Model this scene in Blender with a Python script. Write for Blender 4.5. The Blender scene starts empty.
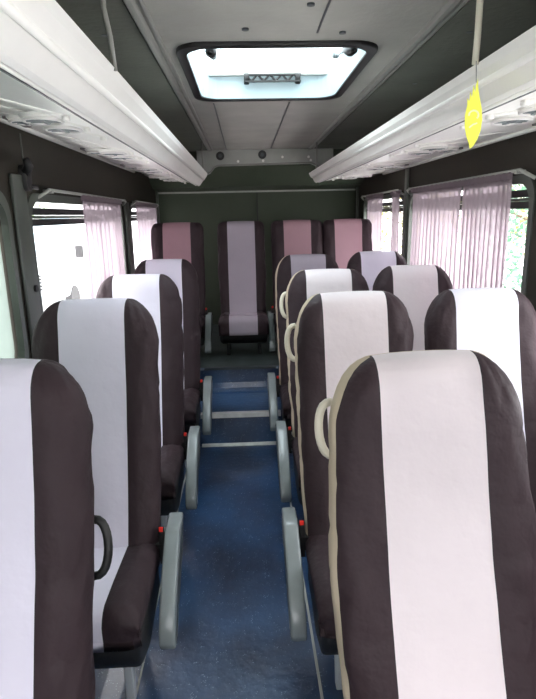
import bpy, bmesh, math, random
from mathutils import Vector, Matrix, noise
from mathutils.geometry import tessellate_polygon
random.seed(7)
C = bpy.context.scene
COL = C.collection
R = math.radians
CAMH = 1.55

# ------------------------------------------------------------------ materials
def mat(name, col, rough=.6, metal=0, spec=.5, bump=None, vary=None, coat=0, sheen=0):
    m = bpy.data.materials.new(name); m.use_nodes = True
    nt = m.node_tree; b = nt.nodes['Principled BSDF']
    b.inputs['Base Color'].default_value = (*col, 1)
    b.inputs['Roughness'].default_value = rough
    b.inputs['Metallic'].default_value = metal
    b.inputs['Specular IOR Level'].default_value = spec
    b.inputs['Coat Weight'].default_value = coat
    b.inputs['Sheen Weight'].default_value = sheen
    tc = nt.nodes.new('ShaderNodeTexCoord')
    if vary:
        sc, amt = vary
        n = nt.nodes.new('ShaderNodeTexNoise'); n.inputs['Scale'].default_value = sc; n.inputs['Detail'].default_value = 5
        nt.links.new(tc.outputs['Object'], n.inputs['Vector'])
        mr = nt.nodes.new('ShaderNodeMapRange')
        mr.inputs[1].default_value = .3; mr.inputs[2].default_value = .7
        mr.inputs[3].default_value = 1 - amt; mr.inputs[4].default_value = 1 + amt
        nt.links.new(n.outputs['Fac'], mr.inputs[0])
        h = nt.nodes.new('ShaderNodeHueSaturation'); h.inputs['Color'].default_value = (*col, 1)
        nt.links.new(mr.outputs[0], h.inputs['Value']); nt.links.new(h.outputs[0], b.inputs['Base Color'])
    if bump:
        sc, st, dist = bump
        n = nt.nodes.new('ShaderNodeTexNoise'); n.inputs['Scale'].default_value = sc; n.inputs['Detail'].default_value = 4
        nt.links.new(tc.outputs['Object'], n.inputs['Vector'])
        bp = nt.nodes.new('ShaderNodeBump'); bp.inputs['Strength'].default_value = st; bp.inputs['Distance'].default_value = dist
        nt.links.new(n.outputs['Fac'], bp.inputs['Height']); nt.links.new(bp.outputs[0], b.inputs['Normal'])
    return m

M = {}
M['light']   = mat('lavender_cloth', (.73, .70, .81), .85, bump=(9, .35, .02), vary=(3, .04), sheen=.2)
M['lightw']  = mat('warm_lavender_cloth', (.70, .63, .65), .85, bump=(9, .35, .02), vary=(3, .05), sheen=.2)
M['rose']    = mat('rose_cloth', (.40, .24, .28), .85, bump=(9, .35, .02), vary=(3, .06))
M['mauve']   = mat('mauve_cloth', (.42, .37, .43), .85, bump=(9, .35, .02), vary=(3, .06))
M['dark']    = mat('dark_cloth', (.036, .023, .027), .6, spec=.22, bump=(8, .6, .03), vary=(4, .15))
M['seam']    = mat('seam_thread', (.02, .015, .02), .8)
M['beige']   = mat('beige_cloth', (.50, .42, .31), .85, bump=(9, .4, .02), vary=(4, .06))
M['black']   = mat('black_rubber', (.008, .008, .008), .5)
M['plastic'] = mat('grey_plastic', (.21, .24, .245), .25, vary=(12, .08))
M['pdark']   = mat('dark_plastic', (.05, .06, .065), .4)
M['cream']   = mat('cream_plastic', (.68, .64, .52), .4)
M['steel']   = mat('painted_steel', (.60, .64, .66), .35, metal=.2, vary=(8, .1))
M['alu']     = mat('aluminium', (.78, .78, .74), .35, metal=.6, vary=(20, .12))
M['red']     = mat('red_button', (.75, .03, .02), .4)
M['wall']    = mat('dark_vinyl', (.024, .021, .015), .6, spec=.2, vary=(3, .12), bump=(60, .15, .004))
M['wallpil'] = mat('grey_green_trim', (.075, .085, .072), .45, vary=(5, .1))
M['rear']    = mat('green_grey_vinyl', (.058, .072, .050), .65, spec=.2, vary=(2.5, .12))
M['ceil']    = mat('ceiling_cloth', (.38, .375, .34), .9, vary=(4, .10), bump=(40, .3, .01))
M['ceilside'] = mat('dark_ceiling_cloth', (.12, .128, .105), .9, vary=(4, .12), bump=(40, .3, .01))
M['strip']   = mat('ceiling_strip', (.26, .26, .235), .35, spec=.6)
M['duct']    = mat('grey_duct', (.36, .37, .34), .6, vary=(6, .1))
M['rack']    = mat('white_plastic', (.90, .885, .84), .35, spec=.5, vary=(5, .03))
M['vent']    = mat('vent_plastic', (.70, .68, .66), .35)
M['louvre']  = mat('louvre_plastic', (.16, .145, .14), .4)
M['hatchin'] = mat('pale_blue_liner', (.42, .52, .55), .5)
M['yellow']  = mat('yellow_card', (.90, .92, .10), .6)
M['pale']    = mat('pale_print', (.92, .93, .62), .6)
M['bodyin']  = mat('inner_white', (.80, .84, .86), .5)
M['vanwhite']= mat('white_paint', (.80, .83, .85), .3, coat=.4)
M['tyre']    = mat('tyre', (.03, .03, .03), .8)
M['bark']    = mat('bark', (.14, .10, .06), .9, vary=(10, .3))
M['leafa']   = mat('leaf_green', (.07, .15, .02), .5, vary=(2, .3))
M['leafb']   = mat('leaf_yellow', (.24, .26, .03), .5, vary=(2, .3))
M['leafc']   = mat('leaf_blue_green', (.07, .18, .10), .5, vary=(2, .3))
M['asphalt'] = mat('asphalt', (.75, .75, .73), .9, vary=(.5, .08))
M['building']= mat('pale_render', (.78, .80, .78), .9, vary=(1, .05))
M['dkglass'] = mat('dark_glass', (.45, .55, .60), .3)

def floor_mat():
    m = mat('blue_speckled_vinyl', (.016, .062, .17), .36, spec=.9, coat=.25)
    nt = m.node_tree; b = nt.nodes['Principled BSDF']; tc = nt.nodes['Texture Coordinate']
    n1 = nt.nodes.new('ShaderNodeTexNoise'); n1.inputs['Scale'].default_value = 2.6; n1.inputs['Detail'].default_value = 8
    v = nt.nodes.new('ShaderNodeTexVoronoi'); v.inputs['Scale'].default_value = 130
    n2 = nt.nodes.new('ShaderNodeTexNoise'); n2.inputs['Scale'].default_value = 30; n2.inputs['Detail'].default_value = 6
    for n in (n1, v, n2): nt.links.new(tc.outputs['Object'], n.inputs['Vector'])
    r1 = nt.nodes.new('ShaderNodeValToRGB'); r1.color_ramp.elements[0].position = .35; r1.color_ramp.elements[1].position = .7
    r1.color_ramp.elements[0].color = (.004, .018, .055, 1); r1.color_ramp.elements[1].color = (.018, .075, .19, 1)
    nt.links.new(n1.outputs['Fac'], r1.inputs[0])
    r2 = nt.nodes.new('ShaderNodeValToRGB'); r2.color_ramp.elements[0].position = .16; r2.color_ramp.elements[1].position = .26
    r2.color_ramp.elements[0].color = (.7, .7, .7, 1); r2.color_ramp.elements[1].color = (0, 0, 0, 1)
    nt.links.new(v.outputs['Distance'], r2.inputs[0])
    r3 = nt.nodes.new('ShaderNodeValToRGB'); r3.color_ramp.elements[0].position = .50; r3.color_ramp.elements[1].position = .62
    nt.links.new(n2.outputs['Fac'], r3.inputs[0])
    mu = nt.nodes.new('ShaderNodeMath'); mu.operation = 'MULTIPLY'
    nt.links.new(r2.outputs[0], mu.inputs[0]); nt.links.new(r3.outputs[0], mu.inputs[1])
    mx = nt.nodes.new('ShaderNodeMix'); mx.data_type = 'RGBA'
    nt.links.new(mu.outputs[0], mx.inputs[0]); nt.links.new(r1.outputs[0], mx.inputs[6]); mx.inputs[7].default_value = (.40, .55, .68, 1)
    nt.links.new(mx.outputs[2], b.inputs['Base Color'])
    rr = nt.nodes.new('ShaderNodeMapRange'); rr.inputs[3].default_value = .22; rr.inputs[4].default_value = .50
    nt.links.new(n1.outputs['Fac'], rr.inputs[0]); nt.links.new(rr.outputs[0], b.inputs['Roughness'])
    bp = nt.nodes.new('ShaderNodeBump'); bp.inputs['Strength'].default_value = .25; bp.inputs['Distance'].default_value = .01
    nt.links.new(n2.outputs['Fac'], bp.inputs['Height']); nt.links.new(bp.outputs[0], b.inputs['Normal'])
    return m
M['floor'] = floor_mat()
M['plat'] = mat('dark_grey_vinyl', (.045, .060, .060), .33, vary=(9, .35))  # dark, less saturated grey for the upper step tread

def glass_mat(name, tint, gloss=.05):
    m = bpy.data.materials.new(name); m.use_nodes = True; nt = m.node_tree; nt.nodes.clear()
    o = nt.nodes.new('ShaderNodeOutputMaterial'); t = nt.nodes.new('ShaderNodeBsdfTransparent'); g = nt.nodes.new('ShaderNodeBsdfGlossy')
    t.inputs[0].default_value = (*tint, 1); g.inputs['Roughness'].default_value = .03
    mx = nt.nodes.new('ShaderNodeMixShader'); mx.inputs[0].default_value = gloss
    nt.links.new(t.outputs[0], mx.inputs[1]); nt.links.new(g.outputs[0], mx.inputs[2]); nt.links.new(mx.outputs[0], o.inputs[0])
    return m
M['glass'] = glass_mat('window_glass', (.97, .97, .97))
M['hatchglass'] = glass_mat('hatch_glass', (.86, .92, .93))

def film_mat(name, col, tr):
    m = bpy.data.materials.new(name); m.use_nodes = True; nt = m.node_tree; nt.nodes.clear()
    o = nt.nodes.new('ShaderNodeOutputMaterial')
    d = nt.nodes.new('ShaderNodeBsdfDiffuse'); d.inputs[0].default_value = (*col, 1)
    t = nt.nodes.new('ShaderNodeBsdfTranslucent'); t.inputs[0].default_value = (*col, 1)
    a = nt.nodes.new('ShaderNodeMixShader'); a.inputs[0].default_value = .5
    p = nt.nodes.new('ShaderNodeBsdfTransparent'); p.inputs[0].default_value = (*[min(1, c*1.2) for c in col], 1)
    b = nt.nodes.new('ShaderNodeMixShader'); b.inputs[0].default_value = tr
    nt.links.new(d.outputs[0], a.inputs[1]); nt.links.new(t.outputs[0], a.inputs[2])
    nt.links.new(a.outputs[0], b.inputs[1]); nt.links.new(p.outputs[0], b.inputs[2]); nt.links.new(b.outputs[0], o.inputs[0])
    return m
M['curtain'] = film_mat('mauve_voile', (.37, .305, .34), .20)
M['frost'] = film_mat('frosted_film', (.50, .55, .52), .06)

# ------------------------------------------------------------------ helpers
def obj(name, bm, m, parent=None, smooth=False, loc=None, bevel=0, kind=None, label=None):
    me = bpy.data.meshes.new(name)
    bmesh.ops.recalc_face_normals(bm, faces=bm.faces)
    bm.to_mesh(me); bm.free()
    for x in (m if isinstance(m, (list, tuple)) else [m]): me.materials.append(M[x])
    if smooth:
        for p in me.polygons: p.use_smooth = True
    o = bpy.data.objects.new(name, me); COL.objects.link(o)
    if parent: o.parent = parent
    if loc: o.location = loc
    if bevel:
        b = o.modifiers.new('b', 'BEVEL'); b.width = bevel; b.segments = 3; b.limit_method = 'ANGLE'; b.angle_limit = R(40)
        for p in me.polygons: p.use_smooth = True
    if kind: o['kind'] = kind
    if label: o['label'] = label
    return o

def thing(name, label, cat, loc=(0, 0, 0), group=None, kind=None):
    o = bpy.data.objects.new(name, None); COL.objects.link(o); o.location = loc; o.empty_display_size = .1
    if label: o['label'] = label
    if cat: o['category'] = cat
    if group: o['group'] = group
    if kind: o['kind'] = kind
    return o

def tag(o, label, cat, group=None):
    o['label'] = label; o['category'] = cat
    if group: o['group'] = group
    return o

def box(bm, x0, x1, y0, y1, z0, z1, mi=0):
    v = [bm.verts.new((x, y, z)) for x in (x0, x1) for y in (y0, y1) for z in (z0, z1)]
    for f in ((0, 1, 3, 2), (4, 6, 7, 5), (0, 4, 5, 1), (2, 3, 7, 6), (0, 2, 6, 4), (1, 5, 7, 3)):
        bm.faces.new([v[i] for i in f]).material_index = mi
    return bm
def B(*a): return box(bmesh.new(), *a)

def tube(bm, pts, r, n=8, closed=False, flat=1.0, caps=True):
    pts = [Vector(p) for p in pts]; N = len(pts); rings = []
    up0 = None
    for i, p in enumerate(pts):
        a = pts[(i-1) % N] if (closed or i > 0) else p
        b = pts[(i+1) % N] if (closed or i < N-1) else p
        d = (b-a).normalized()
        if up0 is None:
            up0 = Vector((0, 0, 1)) if abs(d.z) < .9 else Vector((1, 0, 0))
        s = d.cross(up0).normalized(); u = s.cross(d).normalized(); up0 = u
        rr = r[i] if isinstance(r, (list, tuple)) else r
        rings.append([bm.verts.new(p + s*math.cos(t)*rr + u*math.sin(t)*rr*flat) for t in [2*math.pi*k/n for k in range(n)]])
    for i in range(N if closed else N-1):
        A = rings[i]; Bq = rings[(i+1) % N]
        for k in range(n): bm.faces.new((A[k], A[(k+1) % n], Bq[(k+1) % n], Bq[k]))
    if not closed and caps:
        bm.faces.new(rings[0][::-1]); bm.faces.new(rings[-1])
    return bm

def prism(bm, poly, axis, a, b, mi=0):
    """extrude a 2-D outline along an axis: axis 'x' takes (y,z), 'y' takes (x,z), 'z' takes (x,y)"""
    def P(p, t): return {'x': (t, p[0], p[1]), 'y': (p[0], t, p[1]), 'z': (p[0], p[1], t)}[axis]
    A = [bm.verts.new(P(p, a)) for p in poly]; Bv = [bm.verts.new(P(p, b)) for p in poly]
    n = len(poly)
    bm.faces.new(A).material_index = mi; bm.faces.new(Bv[::-1]).material_index = mi
    for i in range(n): bm.faces.new((A[i], Bv[i], Bv[(i+1) % n], A[(i+1) % n])).material_index = mi
    return bm

def rrect(x0, x1, y0, y1, r, n=6):
    out = []
    for cx, cy, a in ((x1-r, y1-r, 0), (x0+r, y1-r, 90), (x0+r, y0+r, 180), (x1-r, y0+r, 270)):
        for k in range(n+1):
            t = R(a+90*k/n); out.append((cx+r*math.cos(t), cy+r*math.sin(t)))
    return out

def holed(outer, holes, axis, a, b):
    """a slab with holes"""
    def P(p, t): return {'x': (t, p[0], p[1]), 'y': (p[0], t, p[1]), 'z': (p[0], p[1], t)}[axis]
    loops = [outer]+holes
    flat = [p for l in loops for p in l]
    tris = tessellate_polygon([[Vector((p[0], p[1], 0)) for p in l] for l in loops])
    bm = bmesh.new()
    A = [bm.verts.new(P(p, a)) for p in flat]; Bv = [bm.verts.new(P(p, b)) for p in flat]
    for t in tris:
        try:
            bm.faces.new([A[i] for i in t]); bm.faces.new([Bv[i] for i in t][::-1])
        except ValueError: pass
    k = 0
    for l in loops:
        n = len(l)
        for i in range(n):
            j = (i+1) % n
            bm.faces.new((A[k+i], A[k+j], Bv[k+j], Bv[k+i]))
        k += n
    return bm

def ring(bm, loop, off, axis, a, b):
    """frame band between a loop and the loop scaled outward by off"""
    cx = sum(p[0] for p in loop)/len(loop); cy = sum(p[1] for p in loop)/len(loop)
    w = max(abs(p[0]-cx) for p in loop); h = max(abs(p[1]-cy) for p in loop)
    o = [(cx+(p[0]-cx)*(w+off)/w, cy+(p[1]-cy)*(h+off)/h) for p in loop]
    def P(p, t): return {'x': (t, p[0], p[1]), 'y': (p[0], t, p[1]), 'z': (p[0], p[1], t)}[axis]
    n = len(loop)
    V = [[bm.verts.new(P(p, t)) for p in l] for l, t in ((loop, a), (o, a), (o, b), (loop, b))]
    for q in range(4):
        A = V[q]; Bq = V[(q+1) % 4]
        for i in range(n): bm.faces.new((A[i], A[(i+1) % n], Bq[(i+1) % n], Bq[i]))
    return bm

def disc(bm, c, r, h, n=20, axis='z', rx=None):
    rx = rx or r
    return prism(bm, [(c[0]+rx*math.cos(2*math.pi*k/n), c[1]+r*math.sin(2*math.pi*k/n)) for k in range(n)], axis, c[2], c[2]+h)

# ------------------------------------------------------------------ shell
XL, XR, YF, YR, ZC = -.87, 1.14, -1.15, 5.70, 2.11
XC = .135
# floor with steps
fb = bmesh.new()
prism(fb, [(YF, -.06), (3.50, -.06), (3.50, 0), (YF, 0)], 'x', XL-.05, XR+.05)
fl = obj('floor', fb, 'floor', kind='structure')
st = [(3.50, -.06), (3.50, .215), (3.52, .232), (3.93, .232), (3.96, .238), (3.985, .26), (3.995, .30), (3.998, .40), (4.01, .42), (YR, .42), (YR, -.06)]
sb = bmesh.new(); prism(sb, st[:4]+[(4.0, .232), (4.0, -.06)], 'x', XL-.05, XR+.05)
obj('floor_step', sb, 'floor', fl)
sb = bmesh.new(); prism(sb, [(4.0, -.06)]+[(3.93, .232)]+st[4:], 'x', XL-.05, XR+.05)
up = obj('floor_step', sb, ['floor', 'plat'], fl)
for q in up.data.polygons:
    if q.normal.z > .9 and q.center.z > .41: q.material_index = 1
# step nosings and seat rails on the floor
tb = bmesh.new(); prism(tb, [(3.488, .205), (3.488, .236), (3.53, .236), (3.53, .231), (3.499, .231), (3.499, .205)], 'x', -.34, .21)
obj('trim_1', tb, 'alu', kind='structure')
tb = bmesh.new(); prism(tb, [(3.475, .0), (3.475, .006), (3.492, .016), (3.499, .016), (3.499, 0)], 'x', -.34, .21)
obj('trim_2', tb, 'alu', kind='structure')
tb = bmesh.new(); prism(tb, [(3.986, .405), (3.986, .426), (4.03, .426), (4.03, .4205), (3.9975, .4205), (3.9975, .405)], 'x', -.34, .21)
obj('trim_3', tb, 'pdark', kind='structure')
obj('trim_4', B(-.412, -.406, -.4, 3.49, 0, .004), 'duct', kind='structure')
obj('trim_5', B(.204, .213, -.4, 3.49, 0, .005), 'duct', kind='structure')

wl_wins = [(-.70, .35), (.75, 2.08), (2.29, 3.98), (4.28, 5.50)]
wr_wins = [(-.70, .35), (.75, 1.92), (2.17, 3.80), (3.93, 5.25)]
zt = {'l': 1.635, 'r': 1.665}
def wall(side, x0, x1, wins, ztop):
    outer = [(YF, -.06), (YR+.05, -.06), (YR+.05, ZC+.03), (YF, ZC+.03)]
    holes = [rrect(a, b, .98, ztop, .10) for a, b in wins]
    return obj('wall_'+side, holed(outer, holes, 'x', x0, x1), 'wall', kind='structure')
wall('left', XL-.055, XL, wl_wins, zt['l'])
wall('right', XR, XR+.055, wr_wins, zt['r'])
# front wall with windscreen opening, rear wall
obj('wall_front', holed([(XL-.05, -.06), (XR+.05, -.06), (XR+.05, ZC+.03), (XL-.05, ZC+.03)], [rrect(XL+.06, XR-.06, .92, 1.78, .12)], 'y', YF-.05, YF), 'wall', kind='structure')
rw = obj('wall_rear', B(XL-.05, XR+.05, YR, YR+.05, -.06, ZC+.03), 'rear', kind='structure')
# ceiling with the hatch hole
HX0, HX1, HY0, HY1 = -.185, .450, 2.02, 2.86
hl = rrect(HX0, HX1, HY0, HY1, .09)
ce = obj('ceiling', holed([(XL-.05, YF-.05), (XR+.05, YF-.05), (XR+.05, YR+.05), (XL-.05, YR+.05)], [hl], 'z', ZC, ZC+.03), ['ceil', 'ceilside'], kind='structure')

bpy.context.view_layer.update()
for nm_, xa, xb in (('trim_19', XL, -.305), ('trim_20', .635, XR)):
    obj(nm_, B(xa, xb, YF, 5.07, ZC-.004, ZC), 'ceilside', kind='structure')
# windows: frame, gasket, top channel, glass
wn = 0
for side, wins in (('l', wl_wins), ('r', wr_wins)):
    x = XL if side == 'l' else XR; s = -1 if side == 'l' else 1
    for i, (a, b) in enumerate(wins):
        wn += 1
        t = thing('window_%d' % wn, None, None, (x, (a+b)/2, 1.0), kind='structure')
        L = lambda p: (p[0]-(a+b)/2, p[1]-1.0)
        lp = [L(p) for p in rrect(a+.012, b-.012, .992, zt[side]-.012, .09)]
        fr = 'wallpil'
        obj('window_frame', ring(bmesh.new(), lp, .035, 'x', -.006*s, .02*s), fr, t)
        y0, y1 = a-(a+b)/2+.03, b-(a+b)/2-.03
        zz = zt[side]-1.0
        gb = bmesh.new()
        for q, h, w in ((-.066, .030, .0), (-.112, .030, .0)): box(gb, *sorted((.020*s, .045*s)), y0-w, y1+w, zz+q, zz+q+h)
        obj('top_channel', gb, 'black', t)
        obj('channel_strip', B(*sorted((.012*s, .03*s)), y0, y1, zz-.081, zz-.069), 'wallpil', t)
        lg = [L(p) for p in rrect(a+.01, b-.01, .99, zt[side]-.01, .09)]
        g = bmesh.new(); prism(g, lg, 'x', .034*s, .038*s)
        obj('pane', g, 'frost' if (side == 'l' and i == 1) else 'glass', t)
wn += 1
t = thing('window_%d' % wn, None, None, (XC, YF, .85), kind='structure')
lp = [(p[0]-XC, p[1]-.85) for p in rrect(XL+.065, XR-.065, .925, 1.775, .115)]
obj('window_frame', ring(bmesh.new(), lp, .03, 'y', -.006, .012), 'black', t)
g = bmesh.new(); prism(g, lp, 'y', -.03, -.026); obj('pane', g, 'glass', t)

# pillar trims on the walls
def pil(x0, x1, y0, y1, z0, z1, nm):
    obj(nm, B(x0, x1, y0, y1, z0, z1), 'wallpil', bevel=.006, kind='structure')
pil(XL, XL+.018, 4.06, 4.20, .02, 1.66, 'trim_6')
pil(XL, XL+.014, 2.135, 2.26, .02, 1.72, 'trim_7')
pil(XR-.016, XR, 3.835, 3.895, .02, 1.9, 'trim_8')
pil(XL, XL+.004, 2.29, 2.30, 1.70, 1.88, 'trim_9')
pil(XL, XL+.02, 5.58, 5.64, .5, 1.80, 'trim_10')
pil(XR-.02, XR, 5.50, 5.56, .5, 1.80, 'trim_11')

# dark clip on the left pillar
t = thing('belt_anchor', 'black plastic seat belt anchor on the pillar above the second left seat', 'anchor', (XL, 2.26, 1.66))
cb = bmesh.new(); prism(cb, rrect(-.03, .03, .0, .10, .02), 'x', 0, .03); obj('anchor_body', cb, 'black', t, bevel=.004)
cb = bmesh.new(); tube(cb, [(.02, -.01, .07), (.045, -.03, .09), (.045, -.05, .115)], [.02, .018, .012], 8); obj('strap_loop', cb, 'black', t, smooth=True)
cb = bmesh.new(); tube(cb, [(.02, .01, .02), (.04, .05, .015)], .009, 8); obj('lever', cb, 'black', t, smooth=True)
t = thing('belt_anchor', 'small black bolt cap halfway down the left front pillar', 'anchor', (XL+.014, 2.22, 1.28))
cb = bmesh.new(); disc(cb, (0, 0, 0), .014, .01, 14, 'x'); obj('bolt_cap', cb, 'black', t)

# ceiling strips (the long double ridges beside the hatch)
def strip(x, nm, s):
    b = bmesh.new()
    prism(b, [(x-.030, ZC), (x-.022, ZC-.014), (x-.004, ZC-.014), (x+.003, ZC)], 'y', YF, 4.98)
    prism(b, [(x+.008, ZC), (x+.012, ZC-.007), (x+.022, ZC-.007), (x+.026, ZC)], 'y', YF, 4.98)
    obj(nm, b, 'strip', kind='structure', bevel=.003)
strip(-.275, 'trim_12', 1); strip(.605, 'trim_13', -1)
tb = bmesh.new(); box(tb, .246, .252, YF, 1.9, ZC-.003, ZC); box(tb, .246, .252, 3.0, 4.98, ZC-.003, ZC)
obj('trim_14', tb, 'pdark', kind='structure')
tb = bmesh.new(); box(tb, -.142, -.136, 3.0, 4.98, ZC-.003, ZC); obj('trim_15', tb, 'pdark', kind='structure')
for i, (x, y) in enumerate([(.02, 1.86), (.33, 1.90), (.74, 1.9), (.78, 2.6), (-.42, 1.9), (.20, 1.66)]):
    b = bmesh.new(); disc(b, (0, 0, -.005), .011, .005, 14)
    tag(obj('ceiling_stud', b, 'pdark', loc=(x, y, ZC)), ['dark stud in the ceiling just before the hatch left half', 'dark stud in the ceiling just before the hatch right half', 'small stud in the ceiling between hatch and right rack, nearer one', 'small stud in the ceiling between hatch and right rack, farther one', 'small stud in the dark ceiling strip beside left rack', 'dark stud in the ceiling ahead of the hatch middle'][i], 'stud', 'ceiling studs')

# roof hatch
t = thing('roof_hatch', 'open glass roof hatch with black rubber surround in the ceiling', 'hatch', (0, 0, ZC))
lp = rrect(HX0, HX1, HY0, HY1, .09)
obj('hatch_surround', ring(bmesh.new(), lp, .035, 'z', -.014, .004), 'black', t, bevel=.004)
hw = bmesh.new(); n = len(lp)
for ofs, off2 in ((0, .0),):
    lo = [hw.verts.new((p[0], p[1], -.006)) for p in lp]
    cx, cy = (HX0+HX1)/2, (HY0+HY1)/2
    hi = [hw.verts.new((cx+(p[0]-cx)*.96, cy+(p[1]-cy)*.97, .10)) for p in lp]
    lo2 = [hw.verts.new((cx+(p[0]-cx)*1.02, cy+(p[1]-cy)*1.02, -.006)) for p in lp]
    hi2 = [hw.verts.new((cx+(p[0]-cx)*1.02, cy+(p[1]-cy)*1.02, .10)) for p in lp]
    for A, Bq in ((lo, hi), (hi, hi2), (hi2, lo2), (lo2, lo)):
        for i in range(n): hw.faces.new((A[i], A[(i+1) % n], Bq[(i+1) % n], Bq[i]))
obj('hatch_well', hw, 'hatchin', t)
gb = bmesh.new(); box(gb, HX0+.03, HX1-.03, HY1-.045, HY1-.02, .088, .108); obj('hatch_gutter', gb, 'duct', t)
g = bmesh.new(); prism(g, rrect(HX0-.02, HX1+.02, HY0-.02, HY1+.02, .09), 'z', 0, .006)
p = obj('hatch_pane', g, 'hatchglass', t, loc=(0, 0, .112))
hb = bmesh.new()
for z in (.055, .083): box(hb, .02, .29, 2.80, 2.815, z, z+.007)
zz = 9
for k in range(zz):
    x0 = .025+.26*k/zz; x1 = .025+.26*(k+1)/zz; za, zb = (.06, .088) if k % 2 else (.088, .06)
    tube(hb, [(x0, 2.807, za), (x1, 2.807, zb)], .005, 6)
h = obj('hinge_truss', hb, 'black', t)
for x in (.03, .275):
    b = bmesh.new(); tube(b, [(x, 2.80, .09), (x, 2.82, .05)], .013, 10); obj('hinge_knob', b, 'black', h, smooth=True)
for x, nm in ((-.10, 'left'), (.395, 'right')):
    sy = bmesh.new(); s = -1 if nm == 'left' else 1
    tube(sy, [(x, 2.06, .0), (x+.004*s, 2.18, .03), (x+.01*s, 2.50, .09)], .010, 8)
    s_ = obj('stay_arm', sy, 'plastic', t, smooth=True)
    b = bmesh.new(); tube(b, [(x, 2.035, -.016), (x, 2.11, .004), (x+.003*s, 2.22, .034)], [.012, .022, .014], 10); obj('stay_grip', b, 'black', s_, smooth=True)
    b = bmesh.new(); tube(b, [(x+.01*s, 2.47, .085), (x+.01*s, 2.52, .095)], .016, 10); obj('stay_pivot', b, 'plastic', s_, smooth=True)

# rear cross beam and lowered rear ceiling
t = thing('roof_beam', 'grey cross beam under the ceiling before the rear wall', 'beam', (0, 5.0, 0))
b = bmesh.new()
pts = [(-.40, ZC), (-.40, 1.92), (-.33, 1.90), (-.29, 1.915), (-.25, 1.962), (-.22, 1.975), (.60, 1.985), (.64, 1.97), (.68, 1.935), (.72, 1.92), (.80, 1.94), (.80, ZC)]
prism(b, pts, 'y', 0, .07); obj('beam_face', b, 'duct', t, bevel=.006)
b = bmesh.new(); tube(b, [(-.33, -.003, 1.905), (-.285, -.003, 1.925), (-.25, -.003, 1.967), (-.22, -.003, 1.979), (.60, -.003, 1.989), (.645, -.003, 1.972), (.69, -.003, 1.93)], .007, 8); obj('beam_edge', b, 'strip', t, smooth=True)
for x, z in ((-.195, 2.057), (.173, 2.062)):
    b = bmesh.new(); disc(b, (x, z, -.012), .036, .012, 24, 'y'); k = obj('round_socket', b, 'black', t)
    b = bmesh.new(); disc(b, (x, z, -.016), .016, .004, 16, 'y'); obj('socket_centre', b, 'pdark', k)
for x, z in ((.35, 2.04), (.58, 2.038), (-.04, 2.01), (.18, 2.012), (.60, 2.01)):
    b = bmesh.new(); disc(b, (x, z, -.006), .011, .006, 12, 'y'); obj('screw', b, 'alu', t)
b = bmesh.new()
prism(b, [(5.071, ZC), (5.071, 1.975), (5.40, 1.82), (YR, 1.79), (YR, ZC)], 'x', XL, XR)
obj('trim_16', b, 'rear', kind='structure')
b = bmesh.new(); box(b, XL, XR, YR-.012, YR, 1.775, 1.80); obj('trim_17', b, 'duct', kind='structure')
obj('trim_18', B(.13, .14, YR-.006, YR, .42, 1.775), 'black', kind='structure')

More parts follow.
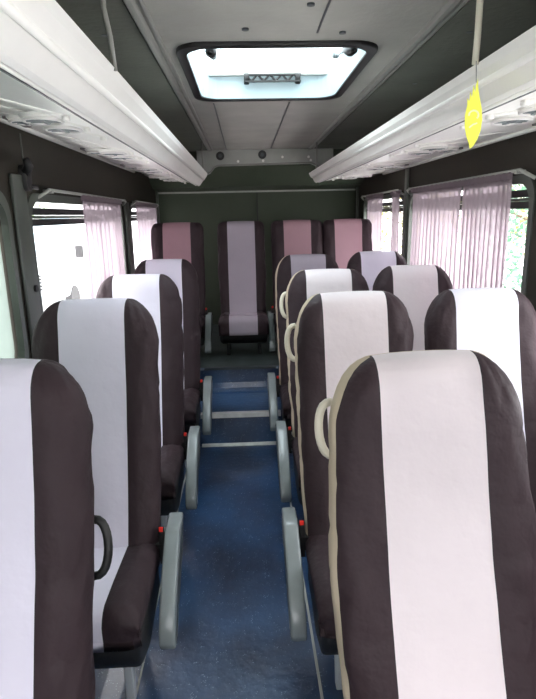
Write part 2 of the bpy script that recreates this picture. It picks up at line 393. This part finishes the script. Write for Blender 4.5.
# ------------------------------------------------------------------ luggage racks
def rack(side):
    if side == 'l':
        prof = [(-.31, 1.911), (-.318, 1.890), (-.338, 1.862), (-.350, 1.853), (-.356, 1.846), (-.380, 1.812), (-.395, 1.806), (-.405, 1.812), (-.87, 1.909), (-.87, 1.96), (-.36, 1.93)]
        X = XL; s = 1; name = 'long white overhead luggage rack along the left wall'
        inx, iz, ox, oz = -.405, 1.812, -.87, 1.909
    else:
        prof = [(.58, 1.899), (.586, 1.880), (.600, 1.862), (.612, 1.856), (.616, 1.850), (.632, 1.822), (.645, 1.815), (.655, 1.818), (1.14, 1.858), (1.14, 1.96), (.64, 1.93)]
        X = XR; s = -1; name = 'long white overhead luggage rack along the right wall, leaf tag below'
        inx, iz, ox, oz = .655, 1.818, 1.14, 1.858
    t = thing('luggage_rack', name, 'luggage rack', (X, 0, 1.8), 'overhead luggage racks')
    Lp = [(p[0]-X, p[1]-1.8) for p in prof]
    b = bmesh.new(); Y0, Y1 = -.9, 4.98
    # taper the far end round to the wall
    secs = [(Y0, 0), (4.55, 0), (4.75, 0), (4.88, 0), (4.98, 0)]
    rings_ = []
    for Y, _ in secs:
        cut = max(0, (Y-4.45)/.53)**2*.30
        rr = []
        for px, pz in Lp:
            wallward = abs(px - (inx-X))/abs(ox-inx)
            px2 = px
            if abs(px) < abs(ox-inx)*.3 and cut: px2 = px + s*cut*.9
            rr.append(b.verts.new((px2, Y, pz)))
        rings_.append(rr)
    n = len(Lp)
    for i in range(len(rings_)-1):
        for k in range(n): b.faces.new((rings_[i][k], rings_[i][(k+1) % n], rings_[i+1][(k+1) % n], rings_[i+1][k]))
    b.faces.new(rings_[0]); b.faces.new(rings_[-1][::-1])
    obj('rack_shell', b, 'rack', t)
    # underside frame: position on the sloping panel by fraction from the lip to the wall
    def U(f, Y, d=0): return Vector((inx+(ox-inx)*f-X, Y, iz+(oz-iz)*f-1.8-d))
    b = bmesh.new()
    tube(b, [U(.01, Y0, .002), U(.01, 4.9, .002)], .006, 6); obj('lip_bead', b, 'rack', t, smooth=True)
    b = bmesh.new(); q = (prof[2][0]+prof[3][0])/2-X; z_ = (prof[2][1]+prof[3][1])/2-1.8; tube(b, [(q+s*.001, Y0, z_), (q+s*.001, 4.9, z_)], .009, 8); obj('fascia_bead', b, 'rack', t, smooth=True)
    b = bmesh.new(); box(b, *sorted((U(.055, 0)[0], U(.064, 0)[0])), Y0, 4.8, U(.06, 0, .004)[2], U(.06, 0, 0)[2]+.004); obj('seam_gap', b, 'pdark', t)
    b = bmesh.new(); tube(b, [U(.97, Y0, .006), U(.97, 4.5, .006)], .010, 6); obj('wall_bead', b, 'rack', t, smooth=True)
    k = 0
    Y = .77 if s > 0 else .62
    while Y < 4.5:
        # one service panel per row: three scalloped ribs, air vents, one slot
        b = bmesh.new()
        for q in (-.04, .17, .37):
            pts = [U(.17+.72*j/10, Y+q-.16*math.sin(math.pi*.5*j/10)**1.5+.05*(j/10)**4, .001) for j in range(11)]
            tube(b, pts, [.013-.010*j/10 for j in range(11)], 8, flat=.4)
            c = U(.17, Y+q, 0); box(b, c.x-.010, c.x+.006, c.y-.012, c.y+.012, c.z-.013, c.z+.001)
        sp = obj('service_panel', b, 'rack', t, smooth=True)
        sl_ = .1*(oz-iz)/(ox-inx)
        for f, yy, rad in ((.41, Y+.10, .056), (.40, Y+.27, .056), (.68, Y+.28, .042)):
            c = U(f, yy, .009); k_ = bmesh.new()
            lo_ = [k_.verts.new((c.x+rad*math.cos(a), c.y+rad*math.sin(a), c.z-.004+math.cos(a)*rad*sl_)) for a in [2*math.pi*i/20 for i in range(20)]]
            hi_ = [k_.verts.new((c.x+rad*1.25*math.cos(a), c.y+rad*1.25*math.sin(a), c.z+.010-math.cos(a)*rad*1.25*sl_*.9)) for a in [2*math.pi*i/20 for i in range(20)]]
            for i in range(20): k_.faces.new((lo_[i], lo_[(i+1) % 20], hi_[(i+1) % 20], hi_[i]))
            obj('vent_collar', k_, 'rack', sp, smooth=True)
            r_ = bmesh.new()
            tube(r_, [(c.x+rad*math.cos(a), c.y+rad*math.sin(a), c.z-.004+math.cos(a)*rad*sl_) for a in [2*math.pi*i/20 for i in range(20)]], .006, 6, closed=True)
            v = obj('air_vent', r_, 'vent', sp, smooth=True)
            r_ = bmesh.new()
            ri = rad-.006
            A_ = [r_.verts.new((c.x+ri*math.cos(a), c.y+ri*math.sin(a), c.z-.003+math.cos(a)*ri*sl_)) for a in [2*math.pi*i/20 for i in range(20)]]
            B_ = [r_.verts.new((q_.co.x, q_.co.y, q_.co.z+.002)) for q_ in A_]
            r_.faces.new(A_); r_.faces.new(B_[::-1])
            for i in range(20): r_.faces.new((A_[i], A_[(i+1) % 20], B_[(i+1) % 20], B_[i]))
            obj('vent_dish', r_, 'pdark', v)
            r_ = bmesh.new()
            box(r_, c.x-ri, c.x+ri, c.y-.003, c.y+.003, c.z-.007, c.z-.004)
            for i in (-.022, .022):
                w = math.sqrt(max(0, ri**2-i**2)); box(r_, c.x-w, c.x+w, c.y+i-.003, c.y+i+.003, c.z-.007, c.z-.004)
            box(r_, c.x-.006, c.x+.006, c.y-ri, c.y+ri, c.z-.008, c.z-.004)
            obj("vent_louvre", r_, "plastic", v)
        sl = bmesh.new(); c = U(.86, Y+.45, 0); box(sl, c.x-.012, c.x+.012, c.y-.10, c.y+.10, c.z-.007, c.z+.002); obj('slot', sl, 'louvre', sp)
        Y += .90; k += 1
    return t
rack('l'); rack('r')

# straps holding the racks
def cord(pts, label, r=.007):
    b = bmesh.new(); tube(b, pts, r, 8); return tag(obj('hanging_cord', b, 'strip' if r < .0065 else 'cream', smooth=True), label, 'cord', 'rack hanging cords')
cord([(-.315, 1.46, ZC), (-.322, 1.47, 2.04), (-.314, 1.48, 1.98), (-.310, 1.485, 1.905)], 'pale cord from the ceiling to the near left rack', .0062)
cord([(.575, 1.405, ZC), (.570, 1.41, 2.03), (.574, 1.42, 1.96), (.572, 1.42, 1.895)], 'thick pale cord from the ceiling to the right rack above yellow leaf', .0085)
cord([(-.315, 4.5, ZC), (-.316, 4.5, 2.0), (-.314, 4.5, 1.91)], 'thin pale cord at the far end of the left rack', .006)
cord([(.588, 4.5, ZC), (.586, 4.5, 2.0), (.584, 4.5, 1.90)], 'thin pale cord at the far end of the right rack', .006)
# yellow leaf tag
t = thing('leaf_tag', 'yellow leaf shaped paper tag hanging below the cord on right rack', 'air freshener', (.572, 1.405, 1.855))
b = bmesh.new()
out = [(.004, .004), (.006, -.020), (.012, -.045), (.020, -.075), (.0235, -.105), (.021, -.135), (.013, -.160), (.003, -.178), (-.006, -.186), (-.010, -.170), (-.019, -.148), (-.025, -.120), (-.026, -.092), (-.021, -.064), (-.022, -.046), (-.0165, -.056), (-.015, -.030), (-.010, -.046), (-.007, -.012), (-.002, -.034), (.000, -.010)]
out = [(p[0]*.88, p[1]*.84) for p in out]
prism(b, out, 'y', -.001, .001); obj('leaf_card', b, 'yellow', t)
b = bmesh.new()
tube(b, [(-.012+.012*math.cos(a)+.010, -.0016, -.078+.011*math.sin(a)) for a in [R(-40+k*28) for k in range(9)]], .0022, 6)
tube(b, [(-.011, -.0016, -.106), (-.002, -.0016, -.099), (.008, -.0016, -.096)], .002, 6)
obj('leaf_print', b, 'pale', t)
b = bmesh.new(); tube(b, [(0, 0, -.004), (0, .004, .02), (-.001, .006, .045)], .0012, 5); obj('hanging_string', b, 'strip', t)

# ------------------------------------------------------------------ seats
def backrest_bm(seed, H=.815, W=.222, D=.062, rx=.10, rz=.155, lean=17, beige=False, stripe=.119, flare=0):
    bm = bmesh.new()
    inner = [-stripe, -stripe+.0025, -stripe*.62, -stripe*.3, 0, stripe*.3, stripe*.62, stripe-.0025, stripe]
    NO = 11
    zs = [-.10+.022*k for k in range(40)] + [H-rz+rz*math.sin(R(a)) for a in (0, 12, 24, 36, 48, 60, 70, 78, 85, 90)]
    zs = sorted(set(round(z, 5) for z in zs if z < H-rz-.012 or z >= H-rz-1e-6))
    rings_ = []; sv = seed*7.31
    for z in zs:
        w = W
        if z > H-rz:
            q = (z-(H-rz))/rz; w = W-rx+rx*(max(0, 1-q**2.0))**(1/1.9)
        if z < .3: w = W-.008*(.3-z)/.3
        w += flare*min(1, max(0, (H-.05-z)/.4))
        w += .006*noise.noise((sv, z*5, 0))
        w = max(w, stripe+.004)
        d = D
        if z > H-.06: d = D*(.30+.70*math.sqrt(max(0, 1-((z-(H-.06))/.06)**2)))
        d *= 1+.25*(1-min(1, max(0, z)/.35))
        outs = [stripe+(w-stripe)*math.sin(R(90*(k/NO)))**.85 for k in range(1, NO+1)]
        xs = [-x for x in outs[::-1]]+inner+outs
        pts = []
        yc = (z)*math.tan(R(lean))*(1-.10*max(0, z-.5)/.4)
        def yy(x, side):
            e = min(1, abs(x)/w)
            base = d*(1-e**5)**(1/2.4)
            if side < 0:
                bol = .014*math.exp(-((e-.78)/.2)**2)*(1-max(0, z-.45)/.5) if z < .95 else 0
                base += max(0, bol)
            return side*base
        for x in xs: pts.append((x, yy(x, -1), z))
        for x in xs[::-1][1:-1]: pts.append((x, yy(x, 1), z))
        rr = []
        for (x, y, z_) in pts:
            P = Vector((x*4+sv, y*6, z_*3.2)); nn = noise.noise(P*1.6)*.006+noise.noise(P*4)*.0025
            edge = abs(abs(x)-stripe); dxf = 0
            if abs(x) > stripe+.004:
                u_ = (abs(x)-stripe)/(w-stripe); sy_ = 1 if y > 0 else 0
                fo = noise.noise(Vector((sv*3+u_*1.6+sy_*2, z_*9+u_*3.5, (1 if x > 0 else 5))))*.007 - .006*max(0, 1-abs(noise.noise(Vector((sv+u_*2, z_*7-u_*3+sy_, 8 if x > 0 else 2))))*7)
                fo *= min(1, u_*3)
                nn += fo*.8; dxf = fo*.8*(1 if x > 0 else -1)*u_
            sgn = -1 if y <= 0 else 1
            dy = sgn*nn
            if z_ > H-.16 and y < 0 and abs(x) < stripe: dy += .0025*math.sin(x*190+sv)*(z_-(H-.16))/.16
            if abs(x) > stripe+.01 and y <= 0: dy += -.006*noise.noise(Vector((x*9+sv, z_*9+x*14, 3)))-.004*abs(noise.noise(Vector((x*14+sv, z_*6-x*22, 9))))
            if edge < .003 and y < 0: dy += .0035
            lean_y = yc
            zz = z_
            if z_ >= H-rz: zz += .008*(1-(x/W)**2)
            rr.append(bm.verts.new((x+dxf+ .003*noise.noise(P), y+dy+lean_y, zz*math.cos(R(lean*.4)))))
        rings_.append((rr, len(xs)))
    nx = rings_[0][1]; n = len(rings_[0][0])
    for i in range(len(rings_)-1):
        A, Bq = rings_[i][0], rings_[i+1][0]
        for k in range(n):
            f = bm.faces.new((A[k], A[(k+1) % n], Bq[(k+1) % n], Bq[k]))
            if k < nx-1:
                xm = k
                if NO <= xm < NO+8: f.material_index = 2 if xm in (NO, NO+7) else 0
                else: f.material_index = 3 if (beige and k < 3) else 1
            else:
                kk = n-k-1+1   # mirrored back column
                f.material_index = 3 if beige else 1
    if beige:   # the cream rear cloth wraps onto the side
        for i in range(len(rings_)-1):
            pass
    T = rings_[-1][0]
    back = [T[0]]+[T[n-j] for j in range(1, nx-1)]+[T[nx-1]]
    for k in range(nx-1):
        a, b_, c, d_ = T[k], T[k+1], back[k+1], back[k]
        vs = []
        for v in (a, b_, c, d_):
            if v not in vs: vs.append(v)
        f = bm.faces.new(vs)
        f.material_index = (2 if k in (NO, NO+7) else 0) if NO <= k < NO+8 else 1
    bm.faces.new(rings_[0][0][::-1])
    return bm

def cushion_bm(seed, W=.222, L=.36, T=.085, stripe=.119):
    """cover over the cushion: x across, y from 0 (back) to -L (front), top at z=0"""
    bm = bmesh.new(); sv = seed*3.7
    xs = [-W, -W+.004, -W+.018, -W+.05, -.15, -stripe, -stripe+.004, -.06, 0, .06, stripe-.004, stripe, .15, W-.05, W-.018, W-.004, W]
    prof = []      # (y,z) path: back, over the top, round the front, down
    for y in (.06, 0, -.07, -.14, -.21, -L+.09): prof.append((y, .0))
    for a in (15, 35, 55, 75, 90): prof.append((-L+.06-.06*math.sin(R(a)), -.06+.06*math.cos(R(a))))
    for q in (.09, .12, T): prof.append((-L+.004*(q*10), -q))
    prof += [(-L+.03, -T-.005)]
    rows = []
    for (y, z) in prof:
        row = []
        for x in xs:
            e = abs(x)/W; drop = .0
            drop = .028*max(0, (e-.80)/.20)**2.2
            nn = .004*noise.noise(Vector((x*8+sv, y*8, z*8)))
            hump = .012*math.exp(-((e-.75)/.18)**2)
            top = z > -.05
            row.append(bm.verts.new((x, y+(drop*.8 if not top else 0)+(nn if not top else 0), z-(drop if top else 0)+(hump+nn if top else 0))))
        rows.append(row)
    for i in range(len(rows)-1):
        for k in range(len(xs)-1):
            f = bm.faces.new((rows[i][k], rows[i][k+1], rows[i+1][k+1], rows[i+1][k]))
            f.material_index = 2 if k in (5, 10) else (0 if 5 < k < 10 else 1)
    # side skirts
    for k, s in ((0, -1), (len(xs)-1, 1)):
        bot = [bm.verts.new((r[k].co.x-.004*s, r[k].co.y, min(r[k].co.z-.01, -T))) for r in rows]
        for i in range(len(rows)-1):
            bm.faces.new((rows[i][k], rows[i+1][k], bot[i+1], bot[i])).material_index = 1
    return bm

def tilt(o, a): o.rotation_euler.x = R(a)

def seat(x, y, zf, zc, label, group, arm=None, handle=None, light='light', beige=False, seed=1, H=.815, rx=.10, rz=.155, lean=17, W=.222, armz=.05, L=.36, buckle=True, hz=.63, roll=0, dark_legs=False, flare=0, T=.085):
    """x centre, y junction of seat and back, zf floor level below, zc cushion height above zero"""
    t = thing('bus_seat', label, 'seat', (x, y, zf), group)
    h = zc-zf
    t.rotation_euler.y = R(roll)
    mats = [light, 'dark', 'seam', 'beige']
    o = obj('backrest', backrest_bm(seed, H, W, rx=rx, rz=rz, lean=lean, beige=beige, flare=flare), mats, t, smooth=True, loc=(0, .075, h))
    o = obj('seat_cushion', cushion_bm(seed, W-.004, L, T), mats[:3], t, smooth=True, loc=(0, 0, h))
    tilt(o, -4)
    # black underbody, steel legs
    b = bmesh.new()
    prism(b, [(.04, -.05), (.04, -.19), (-L+.16, -.235), (-L+.05, -.20), (-L+.012, -.145), (-L+.012, -.075)], 'x', -W+.012, W-.012)
    obj('seat_pan', b, 'black', t, loc=(0, 0, h), bevel=.02)
    lh = h-.19
    for sx in (-.13, .13):
        b = bmesh.new()
        top, bot = lh, .0
        prism(b, [(-.20, bot), (-.165, bot), (-.15, top*.55), (-.02, top*.55), (0, bot), (.03, bot), (.0, top), (-.20, top)], 'x', sx-.014, sx+.014)
        obj('leg', b, 'black' if dark_legs else 'steel', t, bevel=.004)
    b = bmesh.new(); tube(b, [(-.13, -.10, lh*.75), (.13, -.10, lh*.75)], .014, 8); obj('cross_rail', b, 'black' if dark_legs else 'steel', t, smooth=True)
    if arm:
        s = arm
        ax = s*(W+(.024 if dark_legs else .045))
        b = bmesh.new()
        pr = [(.135, 0), (.03, .002), (.012, -.006), (-.105, -.090), (-.190, -.170), (-.222, -.220), (-.230, -.255), (-.215, -.283), (-.185, -.288), (-.155, -.272), (-.04, -.190), (.06, -.13), (.11, -.085), (.14, -.03)]
        prism(b, pr, 'x', -.026, .026)
        a = obj('armrest', b, 'plastic', t, loc=(ax, 0, h+armz), bevel=.009)
        b = bmesh.new(); prism(b, [(.11, -.022), (.03, -.022), (-.10, -.115), (-.195, -.22), (-.185, -.262), (-.04, -.165), (.08, -.085)], 'x', -.0275, .0275); obj('armrest_inlay', b, 'pdark', a, bevel=.002)
        b = bmesh.new(); box(b, *sorted((ax-s*.02, s*(W-.03))), .02, .08, h-.06, h-.01); obj('armrest_bracket', b, 'black', t)
        if buckle:
            b = bmesh.new(); box(b, -.010, .010, -.008, .008, -.12, .02)
            k = obj('seat_belt_buckle', b, 'black', t, loc=(s*(W+.006), .03, h+.03), bevel=.003)
            b = bmesh.new(); box(b, -.007, .007, -.010, -.004, .010, .026); obj('release_button', b, 'red', k, label='red release button')
    if handle:
        s, hm = handle
        b = bmesh.new(); pts = []
        ty = math.tan(R(lean))
        for k in range(13):
            a = R(-90+180*k/12); z = hz+.062*math.sin(a)
            pts.append((s*(W-.016+.036*max(0, math.cos(a))**.7), .13+z*ty, z))
        tube(b, pts, .009, 10, flat=1.15)
        obj('grab_handle', b, hm, t, smooth=True, loc=(0, 0, h), label=('black' if hm == 'black' else 'cream')+' loop grab handle')
    return t

LG, RG, WG, BG = 'single seats along the left wall', 'aisle seats of the right pairs', 'window seats of the right pairs', 'four seats across the back'
ZC0 = .45
seat(-.580, .88, 0, ZC0, 'foremost single seat on the left, lavender stripe, cut by the frame', LG, 1, (1, 'black'), seed=1, hz=.36, H=.795, armz=.0)
seat(-.550, 1.66, 0, ZC0, 'second single seat on the left, lavender stripe, below the large left window', LG, 1, None, seed=2)
seat(-.555, 2.50, 0, ZC0, 'third single seat on the left, lavender stripe, behind the second', LG, 1, None, seed=3)
seat(-.540, 3.36, 0, ZC0+.01, 'fourth single seat on the left, before the rose backed rear seat', LG, 1, None, seed=4)
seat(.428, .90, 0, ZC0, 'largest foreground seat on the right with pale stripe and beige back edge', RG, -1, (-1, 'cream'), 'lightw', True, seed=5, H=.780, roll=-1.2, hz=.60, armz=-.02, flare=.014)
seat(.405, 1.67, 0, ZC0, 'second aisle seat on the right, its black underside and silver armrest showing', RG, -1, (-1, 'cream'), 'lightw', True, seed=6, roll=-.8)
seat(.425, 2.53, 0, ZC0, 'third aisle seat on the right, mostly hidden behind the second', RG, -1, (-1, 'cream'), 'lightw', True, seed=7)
seat(.415, 3.36, 0, ZC0+.02, 'fourth aisle seat on the right, at the foot of the step', RG, -1, None, 'mauve', True, seed=8)
seat(.872, 1.67, 0, ZC0, 'nearest window seat on the right, black sided, at right picture edge', WG, None, None, 'light', seed=9, W=.214)
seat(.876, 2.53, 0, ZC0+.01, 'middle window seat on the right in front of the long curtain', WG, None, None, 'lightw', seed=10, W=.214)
seat(.885, 3.36, 0, ZC0+.03, 'farthest window seat on the right, near the narrow yellow lit window', WG, None, None, 'light', seed=11, W=.214)
RY = 4.52
kw = dict(H=.755, rx=.035, rz=.05, lean=12, L=.30, T=.15, dark_legs=True)
seat(-.575, RY, .42, .74, 'leftmost rear seat with rose stripe beside the small left window', BG, 1, None, 'rose', seed=12, armz=.0, **kw)
seat(-.033, RY+.05, .42, .74, 'middle rear seat facing straight down the aisle, grey mauve stripe', BG, None, None, 'mauve', seed=13, W=.205, **kw)
seat(.445, RY, .42, .74, 'rear seat third from left, behind the fourth aisle seat', BG, -1, None, 'rose', seed=14, armz=.0, **kw)
seat(.882, RY, .42, .74, 'rightmost rear seat beside the small right window', BG, None, None, 'rose', seed=15, W=.212, **kw)

# ------------------------------------------------------------------ curtains and rails
def curtain(side, y0, y1, label, amp=.014, folds=None, parts=1, z0=1.0-.04):
    X = XL if side == 'l' else XR; s = 1 if side == 'l' else -1
    ztop = (1.655 if side == 'l' else 1.685)
    t = thing('curtain', label, 'curtain', (X+s*.030, (y0+y1)/2, 0), 'mauve window curtains')
    W = y1-y0; folds = folds or max(3, int(W/.065)); n = folds*10
    b = bmesh.new(); rows = []; sd = y0*3.3
    zs = [ztop+.012, ztop-.004, ztop-.03, ztop-.07, ztop-.14, ztop-.24, ztop-.36, ztop-.5, z0]
    for j, z in enumerate(zs):
        f = j/(len(zs)-1); row = []
        for i in range(n+1):
            u = i/n
            ph = u*folds*2*math.pi+1.1*noise.noise((u*5+sd, 0, f))
            am = amp*(.55+.45*min(1, f*4))*(.7+.5*noise.noise((u*7+sd, 3, 0)))
            yy = -W/2+W*u+.010*math.sin(ph*2+1)*f + .02*noise.noise((u*3, f*2, sd))
            if j == 0: am *= .8
            row.append(b.verts.new((s*am*math.sin(ph), yy*(1-.04*math.sin(f*math.pi)), z+(.006*math.sin(ph) if j == 0 else 0))))
        rows.append(row)
    for j in range(len(rows)-1):
        for i in range(n): b.faces.new((rows[j][i], rows[j][i+1], rows[j+1][i+1], rows[j+1][i]))
    obj('curtain_cloth', b, 'curtain', t, smooth=True)
    b = bmesh.new(); A = []
    for i in range(n+1):
        u = i/n; y = -W/2+W*u; x = s*.006*math.sin(u*folds*2*math.pi)
        A.append((b.verts.new((x, y, ztop+.016)), b.verts.new((x+s*.012, y, ztop+.012)), b.verts.new((x+s*.012, y, ztop-.012)), b.verts.new((x, y, ztop-.016))))
    for i in range(n):
        for k in range(4): b.faces.new((A[i][k], A[i][(k+1) % 4], A[i+1][(k+1) % 4], A[i+1][k]))
    obj('heading_tape', b, 'curtain', t)
    return t
curtain('l', 2.93, 3.84, 'mauve pleated curtain drawn to the far side of the large left window', folds=9)
curtain('l', 4.36, 5.40, 'mauve curtain at the narrow left window near rear seats', folds=7)
curtain('r', 2.29, 2.80, 'nearer half of the long drawn mauve curtain on the right', folds=10)
curtain('r', 2.81, 3.66, 'farther half of the long drawn mauve curtain on the right', folds=12)
curtain('r', 3.93, 4.17, 'narrow bunched curtain nearer side of the small right window', folds=4)
curtain('r', 4.42, 5.0, 'narrow bunched curtain farther side of the small right window', folds=5)
def rail(side, y0, y1, label):
    X = XL if side == 'l' else XR; s = 1 if side == 'l' else -1; z = 1.668 if side == 'l' else 1.698
    t = thing('curtain_rail', label, 'curtain rail', (X, (y0+y1)/2, z), 'curtain rails')
    h = (y1-y0)/2
    b = bmesh.new(); tube(b, [(0, -h, -.03), (s*.03, -h+.03, -.006), (s*.030, -h+.07, .006), (s*.030, h-.07, 0), (s*.03, h-.03, -.006), (0, h, -.03)], .0075, 8)
    obj('rod', b, 'duct', t, smooth=True)
    for y in (-h+.09, h-.09):
        b = bmesh.new(); box(b, *sorted((0, s*.040)), y-.01, y+.01, -.008, .008); obj('rail_bracket', b, 'duct', t)
rail('l', 2.40, 4.05, 'bright metal curtain rail over the large left window')
rail('l', 4.32, 5.54, 'metal curtain rail over the narrow left window')
rail('r', 2.16, 3.80, 'metal curtain rail over the large right window')
rail('r', 3.94, 5.28, 'metal curtain rail over the small right window')

# ------------------------------------------------------------------ outside
gz = -.75
b = bmesh.new(); box(b, -40, 40, -30, 50, gz-.1, gz); obj('ground', b, 'asphalt', kind='structure')
# parked white van beyond the left window
t = thing('parked_van', 'pale parked van seen bleached outside the large left window', 'van', (-5.3, 15.5, gz))
b = bmesh.new()
prism(b, [(-2.6, .45), (-2.55, 1.1), (-1.7, 1.35), (-1.1, 2.25), (2.6, 2.3), (2.6, .45)], 'x', -.95, .95); obj('van_body', b, 'vanwhite', t, bevel=.08)
b = bmesh.new(); prism(b, [(-1.69, 1.40), (-1.14, 2.17), (-1.17, 2.19), (-1.72, 1.42)], 'x', -.82, .82); obj('windscreen', b, 'dkglass', t)
b = bmesh.new()
for k in range(5): box(b, -.5, .5, -2.64, -2.58, .68+k*.08, .72+k*.08)
obj('grille', b, 'tyre', t)
b = bmesh.new(); box(b, -.92, .92, -2.70, -2.58, .42, .60); obj('bumper', b, 'plastic', t, bevel=.03)
for s in (-1, 1):
    b = bmesh.new(); prism(b, rrect(s*.72-.15, s*.72+.15, .75, 1.02, .05), 'y', -2.62, -2.56); obj('headlamp', b, 'steel', t)
    b = bmesh.new(); box(b, s*1.12-.1, s*1.12+.1, -1.55, -1.45, 1.35, 1.65); obj('wing_mirror', b, 'tyre', t, bevel=.03)
    for y in (-1.7, 1.6):
        b = bmesh.new(); disc(b, (y, .34, s*.82), .34, .16*s, 24, 'x'); obj('wheel', b, 'tyre', t)
# pale building further back on the left
t = thing('building', 'pale bleached building behind the parked van on the left', 'building', (-12, 26, gz))
b = bmesh.new(); box(b, -6, 5, 0, 6, 0, 3.6); obj('building_wall', b, 'building', t)
b = bmesh.new(); box(b, -6.3, 5.3, -.4, 6.3, 3.6, 3.85); obj('roof', b, 'plastic', t)
for k in range(4):
    b = bmesh.new(); box(b, -4.8+k*2.5, -3.6+k*2.5, -.03, .02, 1.2, 2.4); obj('window', b, 'dkglass', t)
def tree(x, y, h, r, m, label, n=1500, seed=1, z0=.0):
    rnd = random.Random(seed)
    t = thing('tree', label, 'tree', (x, y, gz), 'trees outside the windows')
    b = bmesh.new(); tube(b, [(0, 0, 0), (.05, .03, h*.4), (-.03, .05, h*.8)], [.10, .07, .03], 8)
    for k in range(9):
        a = rnd.random()*6.28; zz = h*(.3+.06*k); tube(b, [(0.02, .03, zz), (r*.5*math.cos(a), r*.5*math.sin(a), zz+.3), (r*.8*math.cos(a), r*.8*math.sin(a), zz+.4)], [.03, .02, .008], 5)
    obj('trunk', b, 'bark', t, smooth=True)
    b = bmesh.new()
    for k in range(n):
        a = rnd.random()*6.28; ph = math.acos(2*rnd.random()-1); q = r*(.45+.55*rnd.random()**.5)
        c = Vector((q*math.sin(ph)*math.cos(a), q*math.sin(ph)*math.sin(a), z0+(h-z0)/2+ (h-z0)/2*(q/r)*math.cos(ph)))
        d = Vector((rnd.uniform(-1, 1), rnd.uniform(-1, 1), rnd.uniform(-1, .4))).normalized()
        e = d.cross(Vector((rnd.uniform(-1, 1), rnd.uniform(-1, 1), rnd.uniform(-1, 1)))).normalized()
        l = rnd.uniform(.07, .13); w = l*.32; nrm = d.cross(e)
        v = [bm_v for bm_v in (b.verts.new(c), b.verts.new(c+d*l*.5+e*w+nrm*.01), b.verts.new(c+d*l), b.verts.new(c+d*l*.5-e*w+nrm*.01))]
        b.faces.new(v)
    obj('foliage', b, m, t)
tree(4.9, 8.6, 3.6, 1.3, 'leafc', 'blue green leafy tree outside the large right window', 3000, 1, .3)
tree(6.8, 11.0, 4.6, 1.6, 'leafb', 'yellow green tree outside, above the blue green one', 2600, 2, 1.0)
tree(5.2, 16.5, 5.0, 1.9, 'leafb', 'yellow tree outside the small right window', 2600, 3, .3)
tree(3.6, 22, 4.5, 1.9, 'leafa', 'green tree outside farther along the small right window', 2200, 4, .3)
tree(9.6, 15, 5.0, 2.2, 'leafa', 'green tree outside behind the yellow one', 2200, 6, .3)
tree(-9.4, 23.0, 5.2, 1.9, 'leafa', 'green tree outside the left window beyond the parked van', 1800, 5, 1.5)

# ------------------------------------------------------------------ light and camera
w = bpy.data.worlds.new('sky'); C.world = w; w.use_nodes = True
bg = w.node_tree.nodes['Background']; bg.inputs[0].default_value = (.97, .975, 1.0, 1); nt = w.node_tree
tc = nt.nodes.new('ShaderNodeTexCoord'); sx = nt.nodes.new('ShaderNodeSeparateXYZ'); mr = nt.nodes.new('ShaderNodeMapRange')
nt.links.new(tc.outputs['Generated'], sx.inputs[0]); nt.links.new(sx.outputs[2], mr.inputs[0])
mr.inputs[3].default_value = 3.2; mr.inputs[4].default_value = 9.5       # overcast sky, brighter overhead
nt.links.new(mr.outputs[0], bg.inputs[1])
w.cycles.sampling_method = 'MANUAL'; w.cycles.sample_map_resolution = 64

cam_d = bpy.data.cameras.new('camera'); cam = bpy.data.objects.new('camera', cam_d); COL.objects.link(cam); C.camera = cam
cam_d.sensor_fit = 'VERTICAL'; cam_d.sensor_height = 36; cam_d.lens = 36*540/699; cam_d.clip_start = .02
p, y, r = R(14.0), R(2.15), R(1.2)
f = Vector((math.sin(y)*math.cos(p), math.cos(y)*math.cos(p), -math.sin(p)))
Rv = Vector((math.cos(y), -math.sin(y), 0)); U = Rv.cross(f)
R2 = Rv*math.cos(r)-U*math.sin(r); U2 = Rv*math.sin(r)+U*math.cos(r)
mt = Matrix((R2, U2, -f)).transposed().to_4x4(); mt.translation = (0, 0, CAMH); cam.matrix_world = mt

vs = C.view_settings
C.display_settings.display_device = 'sRGB'
vs.view_transform = 'Standard'; vs.look = 'None'; vs.gamma = 1; vs.use_curve_mapping = False; vs.exposure = .65
C.cycles.max_bounces = 10; C.cycles.diffuse_bounces = 6; C.cycles.transparent_max_bounces = 12
